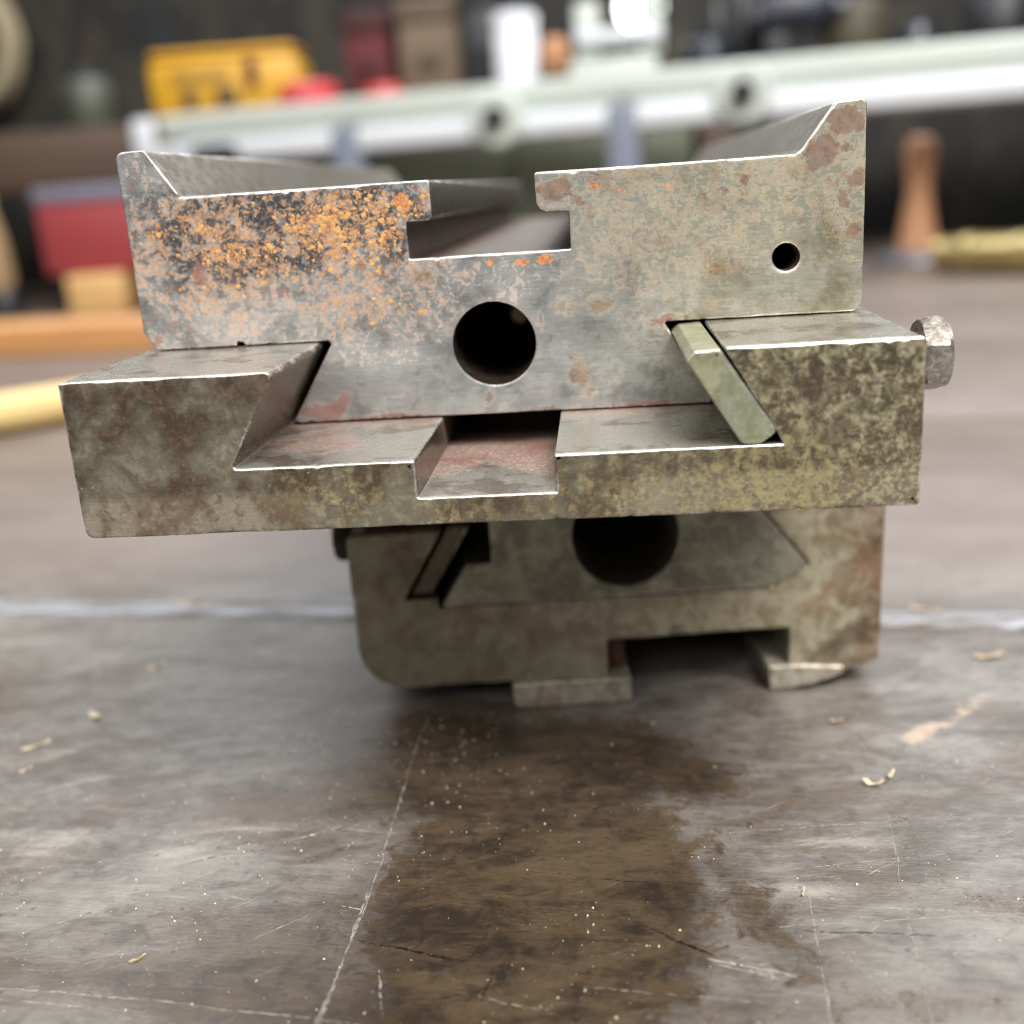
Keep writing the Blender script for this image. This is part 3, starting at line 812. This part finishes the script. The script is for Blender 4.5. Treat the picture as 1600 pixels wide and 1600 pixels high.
scratches('dark_gouges', (
    ((42.4, -30.4), (49.6, -32.3), (57.2, -34.5), .8, .85), ((46, -31.4), (56, -34.0), .7, .7), ((79, -26.8), (83.9, -30), (89.2, -33.6), .8, .85), ((83, -29.6), (88.6, -33.4), 1.1, .8),
    ((54, -41.4), (58, -40.2), (63.4, -38.4), .6, .7), ((61, -36), (60, -42), .9, .6), ((75, -17.6), (83, -18.4), .45, .7), ((12, -12.6), (18, -10), (24, -9), .35, .6), ((100, -28.7), (118, -29.8), .4, .6), ((30, 1), (33, 4), .3, .6), ((70, -30), (77, -31), .4, .5)),
    mat_mark('dark_gouge_wood', c(34, 30, 27), 0.35, 0.95), 32, 'short dark gouges')

# ------------------------------------------------------------------ chips and dust on the bench
chip_mats = [woodmat('pale_wood_chip', c(206, 194, 168), c(170, 150, 122), 'x', 8), woodmat('tan_wood_chip', c(180, 158, 130), c(148, 122, 96), 'x', 8)]
def chip(x, y, L, wd, rz, curl, label, mi=0, seed=0):
    rnd = random.Random(seed)
    n = 9; bm = bmesh.new(); rows = []
    for i in range(n):
        t = i / (n - 1) * 2 - 1
        ww = wd * (1 - 0.8 * abs(t) ** 1.6) * rnd.uniform(0.55, 1.25)
        zz = curl * (1 - math.cos(t * 1.5)) + 0.12 + rnd.uniform(0, 0.12)
        off = rnd.uniform(-0.12, 0.12) * wd
        rows.append([bm.verts.new(Vector((t * L / 2, off + s * ww / 2, zz + (0.16 if k else 0.0) + 0.15 * wd * s * math.sin(i))) / 1000) for k in (0, 1) for s in (-1, 1)])
    for a, b in zip(rows, rows[1:]):
        bm.faces.new((a[0], a[1], b[1], b[0])); bm.faces.new((a[2], b[2], b[3], a[3]))
        bm.faces.new((a[0], b[0], b[2], a[2])); bm.faces.new((a[1], a[3], b[3], b[1]))
    bm.faces.new((rows[0][0], rows[0][2], rows[0][3], rows[0][1])); bm.faces.new((rows[-1][0], rows[-1][1], rows[-1][3], rows[-1][2]))
    lo = min(v.co.z for v in bm.verts)
    for v in bm.verts: v.co.z -= lo
    o = link('wood_chip', finish(bm, 'wood_chip', 60), chip_mats[mi])
    o.location = W(x, y, ZT + 0.02); o.rotation_euler = (0, 0, math.radians(rz)); o.scale = (BU, BU, BU)
    tag(o, label, 'wood chip', 'wood chips scattered on the bench')
for q in ((-21.5, 58.7, 4.6, 2.2, 25, 0.7, 'cream wood chip on the bench below the lower left corner of the steel', 0),
          (-24.9, 36.1, 4.0, 2.6, -30, 0.8, 'curled pale wood chip near the left edge of the bench', 0),
          (-31.5, 25.0, 6.4, 1.5, 40, 0.3, 'long pale wood sliver at the far left of the bench', 0),
          (-28.8, 16.0, 2.8, 1.0, 50, 0.2, 'small thin wood sliver in front of the long sliver at far left', 0),
          (118.0, 6.3, 3.8, 2.2, -10, 0.9, 'larger curled wood chip of the pair right of the oil stain', 0),
          (121.3, 8.6, 2.6, 1.6, 45, 0.7, 'smaller wood chip of the pair right of the oil stain', 0),
          (116.6, 27.4, 3.0, 1.4, 5, 0.5, 'tan wood chip on the bench just in front of the right foot', 1),
          (102.1, -21.6, 1.7, 0.6, 60, 0.9, 'tiny curled yellow shaving on the scratched grey wood at lower right', 0),
          (13.3, -34.0, 2.8, 0.7, 45, 0.2, 'thin tan sliver in the lower left of the bench', 1),
          (-27.7, 97.5, 14, 3.0, -5, 0.3, 'long tan sliver lying behind the metal joint strip at left', 1),
          (151, 52.5, 7.0, 3.0, 10, 0.8, 'broad tan chip beside the metal joint strip at far right', 1),
          (146, 78.0, 9.0, 2.4, -25, 0.5, 'tan sliver behind the metal joint strip at right', 1)):
    chip(q[0], q[1], q[2] * 0.85, q[3] * 0.62, *q[4:6], q[6], q[7], seed=int(q[0] * 10))
rnd = random.Random(4)
vs, fs = [], []
for k in range(2000):
    if k % 40 == 0: hub = (rnd.uniform(-60, 170), rnd.uniform(-52, 60), rnd.uniform(3, 16))
    if k % 3: x, y = rnd.gauss(hub[0], hub[2]), rnd.gauss(hub[1], hub[2] * 0.7)
    else: x = rnd.uniform(-70, 190); y = rnd.uniform(-60, 170) if rnd.random() < 0.5 else rnd.uniform(-55, 20)
    lx = (x - 59.07) * math.cos(0.089) + (y - 36.9) * math.sin(0.089); ly = (y - 36.9)
    if -32 < lx < 72 and ly > -2 and ly < 112: continue
    s = rnd.choice((0.05, 0.06, 0.07, 0.08, 0.1, 0.13, 0.2)) * rnd.uniform(0.7, 1.2)
    a = rnd.uniform(0, 6.28); b0 = len(vs)
    for (dx, dy, dz) in ((1.3, 0, 0), (-.5, .8, 0), (-.6, -.7, 0), (0, 0, 1.1), (.4, .5, .8)):
        vs.append(((x + s * (dx * math.cos(a) - dy * math.sin(a))) / 1000, (y + s * (dx * math.sin(a) + dy * math.cos(a))) / 1000, (s * dz + 0.02) / 1000))
    fs += [(b0, b0 + 4, b0 + 3), (b0 + 4, b0 + 1, b0 + 3), (b0 + 1, b0 + 2, b0 + 3), (b0 + 2, b0, b0 + 3), (b0, b0 + 1, b0 + 4), (b0, b0 + 2, b0 + 1)]
me = bpy.data.meshes.new('sawdust'); me.from_pydata(vs, [], fs)
dust = link('sawdust', me, plain('sawdust_specks', c(206, 196, 176), 0.5, 0.0, 0.3, 300))
dust.location = W(0, 0, ZT); dust.scale = (BU, BU, BU)
tag(dust, 'fine pale sawdust and grit specks sprinkled over the bench', 'sawdust', kind='stuff')

# ------------------------------------------------------------------ background: the dim end of the workshop
def mat_wall():
    mt, b = material('grimy_wall_boards')
    X, Y, Z, ny, nz = mm_coords((0, 0, 0))
    k = noise(vec(X, Y, Z * 0.6), 0.012, 4.0, 0.6, 0.4)
    k2 = noise(vec(X * 1.6, Y, Z * 0.5), 0.010, 3.0, 0.6)
    col = mixc(c(18, 17, 16), c(52, 47, 36), sstep(k, 0.44, 0.66))
    col = mixc(col, c(62, 48, 37), sstep(k2, 0.58, 0.68) * 0.7)
    col = mixc(col, c(30, 35, 43), sstep(k2, 0.42, 0.32) * 0.6)
    put(b.inputs['Base Color'], col); b.inputs['Roughness'].default_value = 0.7
    return mt
wall = link('back_wall', finish(box_bm(-2600, 2600, 1500, 1540, -900, 1500), 'back_wall'), mat_wall())
wall.location = W(0, 0, 0); wall.scale = (BU, BU, BU); tag(wall, kind='structure')

# pale machine rail behind the bench
M_pale = plain('pale_green_enamel', c(186, 193, 186), 0.35, 0.0, 0.05, 8)
M_white = plain('bare_rail_face', c(208, 212, 217), 0.3, 0.0, 0.06, 8)
M_black = plain('black_plastic', c(30, 31, 34), 0.45, 0, 0.3, 30)
M_post = plain('blue_grey_paint', c(112, 118, 134), 0.5, 0, 0.15, 20)
rail = empty('machine_rail', W(120.4, 948.1, ZT), math.radians(-10.1))
tag(rail, 'long pale green machine rail with round black-centred knobs across the background', 'machine rail')
part_box('upper_bar', M_pale, rail, -520, 760, 6, 60, 171, 196, 5)
part_box('lower_bar', M_white, rail, -520, 760, -6, 56, 143, 166, 7)
part_box('web', M_pale, rail, -515, 755, 10, 50, 150, 190, 1)
part_box('end_cap', M_white, rail, -546, -522, -4, 58, 146, 194, 5)
for x, z in ((-138, 163), (97, 166.5)):
    k = part_lathe('knob_plate', M_pale, rail, [(0.1, -14), (24, -14), (27, -11), (27, -4)], 'y', (x, 0, z))
    part_lathe('knob', M_black, k, [(0.1, -26), (9, -26), (11, -23), (11, -13)], 'y', (x, 0, z))
for x in (-452, -430):
    part_lathe('clamp_knob', M_black, rail, [(0.1, -34), (9, -34), (12, -28), (12, -8), (6, -6)], 'y', (x, 0, 150))
for x in (-300, -16, 560):
    part_box('support_leg', M_post, rail, x - 15, x + 15, -8, 24, 0.3, 166, 3)

# cabinet and shelf behind the rail
cab = empty('machine_cabinet', W(20, 1085, ZT))
tag(cab, 'dull grey green cabinet standing behind the pale rail', 'cabinet')
M_cab = plain('dull_green_enamel', c(104, 108, 92), 0.55, 0, 0.15, 8)
part_box('body', M_cab, cab, -230, 160, 0, 280, 0.3, 186, 4)
part_box('drawer', M_cab, cab, -220, -40, -8, 0, 20, 170, 3)
part_box('drawer', M_cab, cab, -30, 150, -8, 0, 20, 170, 3)
M_shelf = woodmat('dark_shelf_wood', c(86, 66, 52), c(58, 44, 34), 'x')
shelf = empty('long_shelf', W(0, 1060, ZT))
tag(shelf, 'dark brown wooden shelf holding tools behind the rail', 'shelf')
part_box('board', M_shelf, shelf, -1100, -216, 0, 300, 168, 190, 3)
part_box('fascia', M_shelf, shelf, -1100, -216, -16, -1, 128, 191, 3)
part_box('board', M_shelf, shelf, 190, 1100, 30, 300, 168, 190, 3)
for x in (-1080, -246, 210, 1060):
    part_box('upright', M_shelf, shelf, x - 20, x + 20, 40, 290, 0.3, 167, 2)
ZS = ZT + 190.3

def on_shelf(name, label, cat, x, y, z=ZS, rz=0.0, group=None):
    o = empty(name, W(x, y, z), math.radians(rz)); return tag(o, label, cat, group)
# yellow case
M_yel = plain('yellow_plastic', c(196, 148, 32), 0.45, 0, 0.12, 14)
M_yd = plain('dull_ochre_print', c(150, 112, 40), 0.5, 0, 0.2, 30)
M_red = plain('red_plastic', c(180, 52, 56), 0.4, 0, 0.12, 20)
M_maroon = plain('maroon_cloth', c(84, 28, 30), 0.8, 0, 0.3, 30)
y = on_shelf('tool_case', 'bright yellow plastic tool case on the shelf behind the rail', 'tool case', -338, 1130, rz=4)
part_box('body', M_yel, y, -86, 86, 0, 90, 0.2, 70, 10)
part_box('lid', M_yel, y, -84, 84, 4, 86, 70.2, 80, 6)
part_box('label_panel', M_yd, y, -60, 8, -2, 2, 44, 58, 1)
part_box('latch', M_black, y, -48, -32, -5, 3, 20, 36, 2)
part_box('latch', M_black, y, -10, 14, -5, 3, 20, 36, 2)
part_box('clip', M_maroon, y, 26, 40, -5, 3, 36, 66, 2)
# red spray caps
for dx, w_, h, lab in ((-232, 34, 32, 'wide red plastic cap right beside the yellow case'), (-150, 22, 24, 'small red plastic cap further right on the shelf')):
    o = on_shelf('spray_cap', lab, 'cap', dx, 1096, group='red caps on the shelf')
    part_lathe('shell', M_red, o, [(w_ * 0.9, 0.1), (w_, 2), (w_ * 0.96, h - 6), (w_ * 0.8, h - 1), (0.1, h)])
    part_lathe('rim', M_red, o, [(w_ * 0.9, 0.05), (w_ * 1.08, 0.6), (w_ * 1.08, 3.0), (w_ * 0.95, 4.0)])
# dark boxes and jars along the shelf and cabinet
def boxy(name, label, cat, x, y, w_, d_, h, mat, mat2, z=ZS, rz=0):
    o = on_shelf(name, label, cat, x, y, z, rz)
    part_box('body', mat, o, -w_ / 2, w_ / 2, 0, d_, 0.2, h * 0.8, 4)
    part_box('lid', mat2, o, -w_ / 2 - 1.5, w_ / 2 + 1.5, -1.5, d_ + 1.5, h * 0.8 + 0.2, h, 3)
    part_box('handle', mat2, o, -w_ / 6, w_ / 6, -9, -2, h * 0.45, h * 0.52, 2)
    return o
ZC = ZT + 186.3
boxy('storage_box', 'maroon box among dark boxes right of the yellow case', 'box', -185, 1200, 50, 90, 120, M_maroon, plain('dark_maroon', c(58, 22, 24), 0.7), ZC)
boxy('storage_box', 'tan brown box between the maroon box and the black box', 'box', -112, 1210, 74, 90, 130, plain('kraft_card', c(104, 88, 72), 0.8), plain('kraft_card_lid', c(92, 76, 62), 0.8), ZC)
boxy('storage_box', 'black box left of the white jar on the cabinet', 'box', -48, 1190, 44, 80, 140, plain('black_paint', c(26, 27, 30), 0.5), M_black, ZC)
o = on_shelf('plastic_jar', 'glossy white lidded jar standing on the cabinet behind the rail', 'jar', -5, 1125, ZC)
M_bot = plain('white_plastic', c(232, 236, 244), 0.25, 0, 0.03, 8)
part_lathe('jar_body', M_bot, o, [(20, 0.1), (24, 3), (24, 70), (23, 78)])
part_lathe('jar_lid', M_bot, o, [(24.4, 78.2), (24.6, 80), (24.6, 90), (22, 92)])
o = on_shelf('wooden_knob_stand', 'turned wooden knob on a black foot beside the white jar', 'knob', 38, 1120, ZC)
part_lathe('foot', M_black, o, [(22, 0.1), (24, 3), (24, 20), (14, 26)])
part_lathe('grip', woodmat('tan_turned_wood', c(190, 140, 98), c(160, 110, 72), 'z'), o, [(12, 26.2), (15, 32), (17, 44), (14, 58), (9, 64)])
o = on_shelf('pale_column', 'pale grey green machine column rising above the rail', 'machine column', 104, 1110, ZC)
part_box('column', M_pale, o, -52, 44, 0, 70, 0.2, 40, 5)
part_box('post', M_pale, o, 26, 50, 4, 40, 40.2, 120, 4)
part_box('post', M_pale, o, -44, -18, 4, 40, 40.2, 96, 4)
part_box('crossbar', M_white, o, -44, 50, -4, 3.5, 52, 68, 3)
# dim clutter on the right part of the shelf
M_navy = plain('navy_paint', c(30, 34, 46), 0.4, 0.1, 0.4, 30)
M_gun = plain('gunmetal', c(70, 72, 76), 0.3, 0.8, 0.3, 40)
M_oli = plain('drab_tin', c(72, 66, 50), 0.6, 0, 0.4, 30)
def can(name, label, cat, x, y, r, h, m1, m2):
    o = on_shelf(name, label, cat, x, y)
    part_lathe('can_body', m1, o, [(r * 0.94, 0.1), (r, 3), (r, h * 0.8), (r * 0.9, h * 0.86), (r * 0.55, h * 0.9)])
    part_lathe('can_lid', m2, o, [(r * 0.5, h * 0.9 + 0.2), (r * 0.58, h * 0.92), (r * 0.58, h), (r * 0.5, h + 1)])
    return o
for q in (('tin_can', 'squat navy can just right of the glowing lamp', 'can', 208, 1190, 26, 62, M_navy, M_gun), ('tin_can', 'tall black can behind the squat navy can', 'can', 252, 1250, 30, 140, M_black, M_black),
          ('tin_can', 'drab olive tin in the middle of the right shelf', 'can', 372, 1200, 34, 96, M_oli, M_gun), ('tin_can', 'short gunmetal can beside the drab olive tin', 'can', 436, 1180, 22, 58, M_gun, M_black),
          ('tin_can', 'black can near the right end of the shelf', 'can', 520, 1170, 36, 84, M_black, M_gun)):
    can(*q)
o = on_shelf('power_drill', 'dark navy power tool lying among the cans above the rail', 'power tool', 304, 1160)
part_box('motor_housing', M_navy, o, -46, 40, 0, 44, 52, 96, 14)
part_box('grip', M_black, o, -34, -6, 6, 38, 12, 54, 8)
part_box('battery', M_black, o, -52, 8, 0, 46, 0.2, 14, 4)
part_lathe('chuck', M_gun, o, [(16, 40), (17, 44), (13, 66), (6, 74)], 'x', (0, 22, 74))
o = on_shelf('bench_clamp', 'black steel clamp with a long screw at the far right of the shelf', 'clamp', 598, 1150)
part_box('clamp_frame', M_black, o, -60, -40, 0, 22, 0.2, 130, 4)
part_box('clamp_jaw', M_black, o, -39.8, 40, 0, 22, 0.2, 22, 4)
part_lathe('clamp_screw', M_gun, o, [(6, 24), (6, 120), (14, 124), (14, 138)], 'z', (24, 11, 0))
# lit lamp
o = on_shelf('lit_lamp', 'overexposed glowing white lamp at the top of the picture', 'lamp', 138, 1280, ZC)
part_lathe('stand', M_black, o, [(26, 0.1), (26, 5), (5, 9), (5, 72), (14, 78), (16, 84)])
bulb = part_lathe('bulb', plain('glowing_glass', c(250, 250, 248), 0.3, 0, 0, 5, 0.5, 9.0), o, [(12, 84.3), (22, 94), (27, 108), (24, 124), (14, 134), (2, 138)])
# hanging beige rope loop, upper left, from a hook on the wall
def tube(name, pts, r, mat, parent, n=14, closed=False):
    cu = bpy.data.curves.new(name, 'CURVE'); cu.dimensions = '3D'; cu.bevel_depth = r / 1000; cu.bevel_resolution = 3
    sp = cu.splines.new('NURBS'); sp.points.add(len(pts) - 1)
    for p, q in zip(sp.points, pts): p.co = (q[0] / 1000, q[1] / 1000, q[2] / 1000, 1)
    sp.use_endpoint_u = True; sp.order_u = 4; sp.use_cyclic_u = closed
    ob = bpy.data.objects.new(name, cu); dg = bpy.context.evaluated_depsgraph_get()
    COL.objects.link(ob); dg.update()
    me = bpy.data.meshes.new_from_object(ob.evaluated_get(dg)); bpy.data.objects.remove(ob)
    me.shade_smooth()
    return link(name, me, mat, parent)
M_rope = plain('beige_cord', c(150, 138, 112), 0.8, 0, 0.2, 60)
o = empty('cord_coil', W(-805, 1440, 275)); tag(o, 'beige cord coil hanging on the dark wall at the upper left corner', 'cord coil')
for k in range(3):
    pts = [(math.cos(a) * (62 + 3 * k), k * 11 + 3 * math.sin(3 * a), math.sin(a) * (84 + 2 * k)) for a in [2 * math.pi * i / 16 for i in range(16)]]
    tube('loop', pts, 10, M_rope, o, closed=True)
part_lathe('peg', M_black, o, [(7, -20), (9, -18), (9, 58)], 'y', (0, 0, 66))
o = on_shelf('grey_canister', 'dull grey green canister between the cord coil and the yellow case', 'canister', -520, 1180)
part_lathe('can', plain('grey_green_tin', c(66, 68, 58), 0.5, 0, 0.2, 20), o, [(28, 0.1), (30, 3), (30, 56), (27, 60), (22, 66)])
part_lathe('lid', M_black, o, [(24, 66.2), (24, 74), (20, 76)])

# things lying on the bench, left
M_or = woodmat('orange_pine', c(194, 144, 92), c(170, 118, 70), 'x')
o = empty('pine_board', W(-380, 652, ZT), math.radians(-5)); tag(o, 'orange pine board lying across the bench at left', 'board')
part_box('timber', M_or, o, -420, 175, -26, 40, 0.3, 22, 1.5)
M_bl = woodmat('pale_pine_block', c(216, 176, 118), c(188, 146, 92), 'x')
for x, w_, h, mt_, lab in ((-448, 60, 40, M_bl, 'pale pine block under the red box'), (-352, 90, 36, woodmat('brown_block', c(150, 108, 62), c(124, 86, 50), 'x'), 'brown wood block under the right end of the red box')):
    o = empty('wood_block', W(x, 985, ZT), math.radians(4)); tag(o, lab, 'wood block', 'blocks under the red box')
    part_box('timber', mt_, o, -w_ / 2, w_ / 2, -30, 60, 0.3, 40, 3)
o = empty('red_box', W(-408, 972, ZT + 40.4), math.radians(5)); tag(o, 'red box with a grey blue lid resting on wood blocks at left', 'box')
part_box('body', plain('red_paint', c(146, 56, 60), 0.5, 0, 0.08, 10), o, -92, 120, 0, 90, 0.2, 72, 3)
part_box('lid', plain('grey_blue_lid', c(112, 112, 128), 0.5, 0, 0.1, 10), o, -94, 122, -2, 92, 72.3, 88, 4)
o = empty('chisel', W(-560, 985, ZT)); tag(o, 'tan wooden tool handle with dark ferrule leaning by the red box', 'hand tool')
M_han = woodmat('tan_handle', c(178, 152, 118), c(150, 122, 90), 'z')
part_lathe('ferrule', M_black, o, [(12, 0.2), (17, 4), (17, 20), (13, 28)])
part_lathe('handle', M_han, o, [(13, 28.2), (17, 40), (18, 80), (15, 110), (17, 140), (10, 150)])
o.rotation_euler = (0, math.radians(-6), 0)
o = empty('wooden_dowel', W(-187, 349, ZT), math.radians(42)); tag(o, 'pale yellow wooden dowel lying on the bench at far left', 'dowel')
part_lathe('shaft', woodmat('yellow_dowel', c(214, 188, 130), c(192, 160, 100), 'x'), o, [(7, -160), (9.4, -157), (9.6, 60), (8, 63)], 'x', (0, 0, 9.7))
part_lathe('tip', woodmat('dowel_tip', c(200, 160, 96), c(176, 132, 72), 'x'), o, [(7.4, 63.2), (7.4, 70), (5, 74)], 'x', (0, 0, 9.7))

# things on the bench, right
o = empty('turned_handle_tool', W(392, 985, ZT)); tag(o, 'turned orange wooden handle on a grey metal base at right', 'hand tool')
M_hw = woodmat('orange_turned_wood', c(186, 140, 104), c(160, 112, 78), 'z')
M_gm = plain('grey_cast_iron', c(112, 112, 116), 0.45, 0.4, 0.15, 20)
part_lathe('base_plate', M_gm, o, [(40, 0.2), (44, 2), (42, 7), (24, 12), (18, 13)])
part_lathe('handle', M_hw, o, [(20, 13.2), (19, 20), (14.5, 48), (11.5, 66), (12.5, 82), (15, 98), (15, 110), (11, 118), (5, 121)])
part_lathe('tang', M_gm, o, [(5, 121.2), (5, 126), (4, 150)])
o = empty('brass_cylinder', W(418, 810, ZT), math.radians(-40)); tag(o, 'brass coloured ringed cylinder lying on the bench at far right', 'cylinder')
M_br = plain('dull_brass', c(172, 154, 104), 0.32, 0.6, 0.12, 20)
part_lathe('tube', M_br, o, [(10, -62), (14, -60), (14, -42), (15.5, -40), (15.5, 150), (13, 153)], 'x', (0, 0, 17))
for x in (-36, 8, 52):
    part_lathe('ring', M_br, o, [(15.4, x), (16.9, x + 1), (16.9, x + 8), (15.4, x + 9)], 'x', (0, 0, 17))
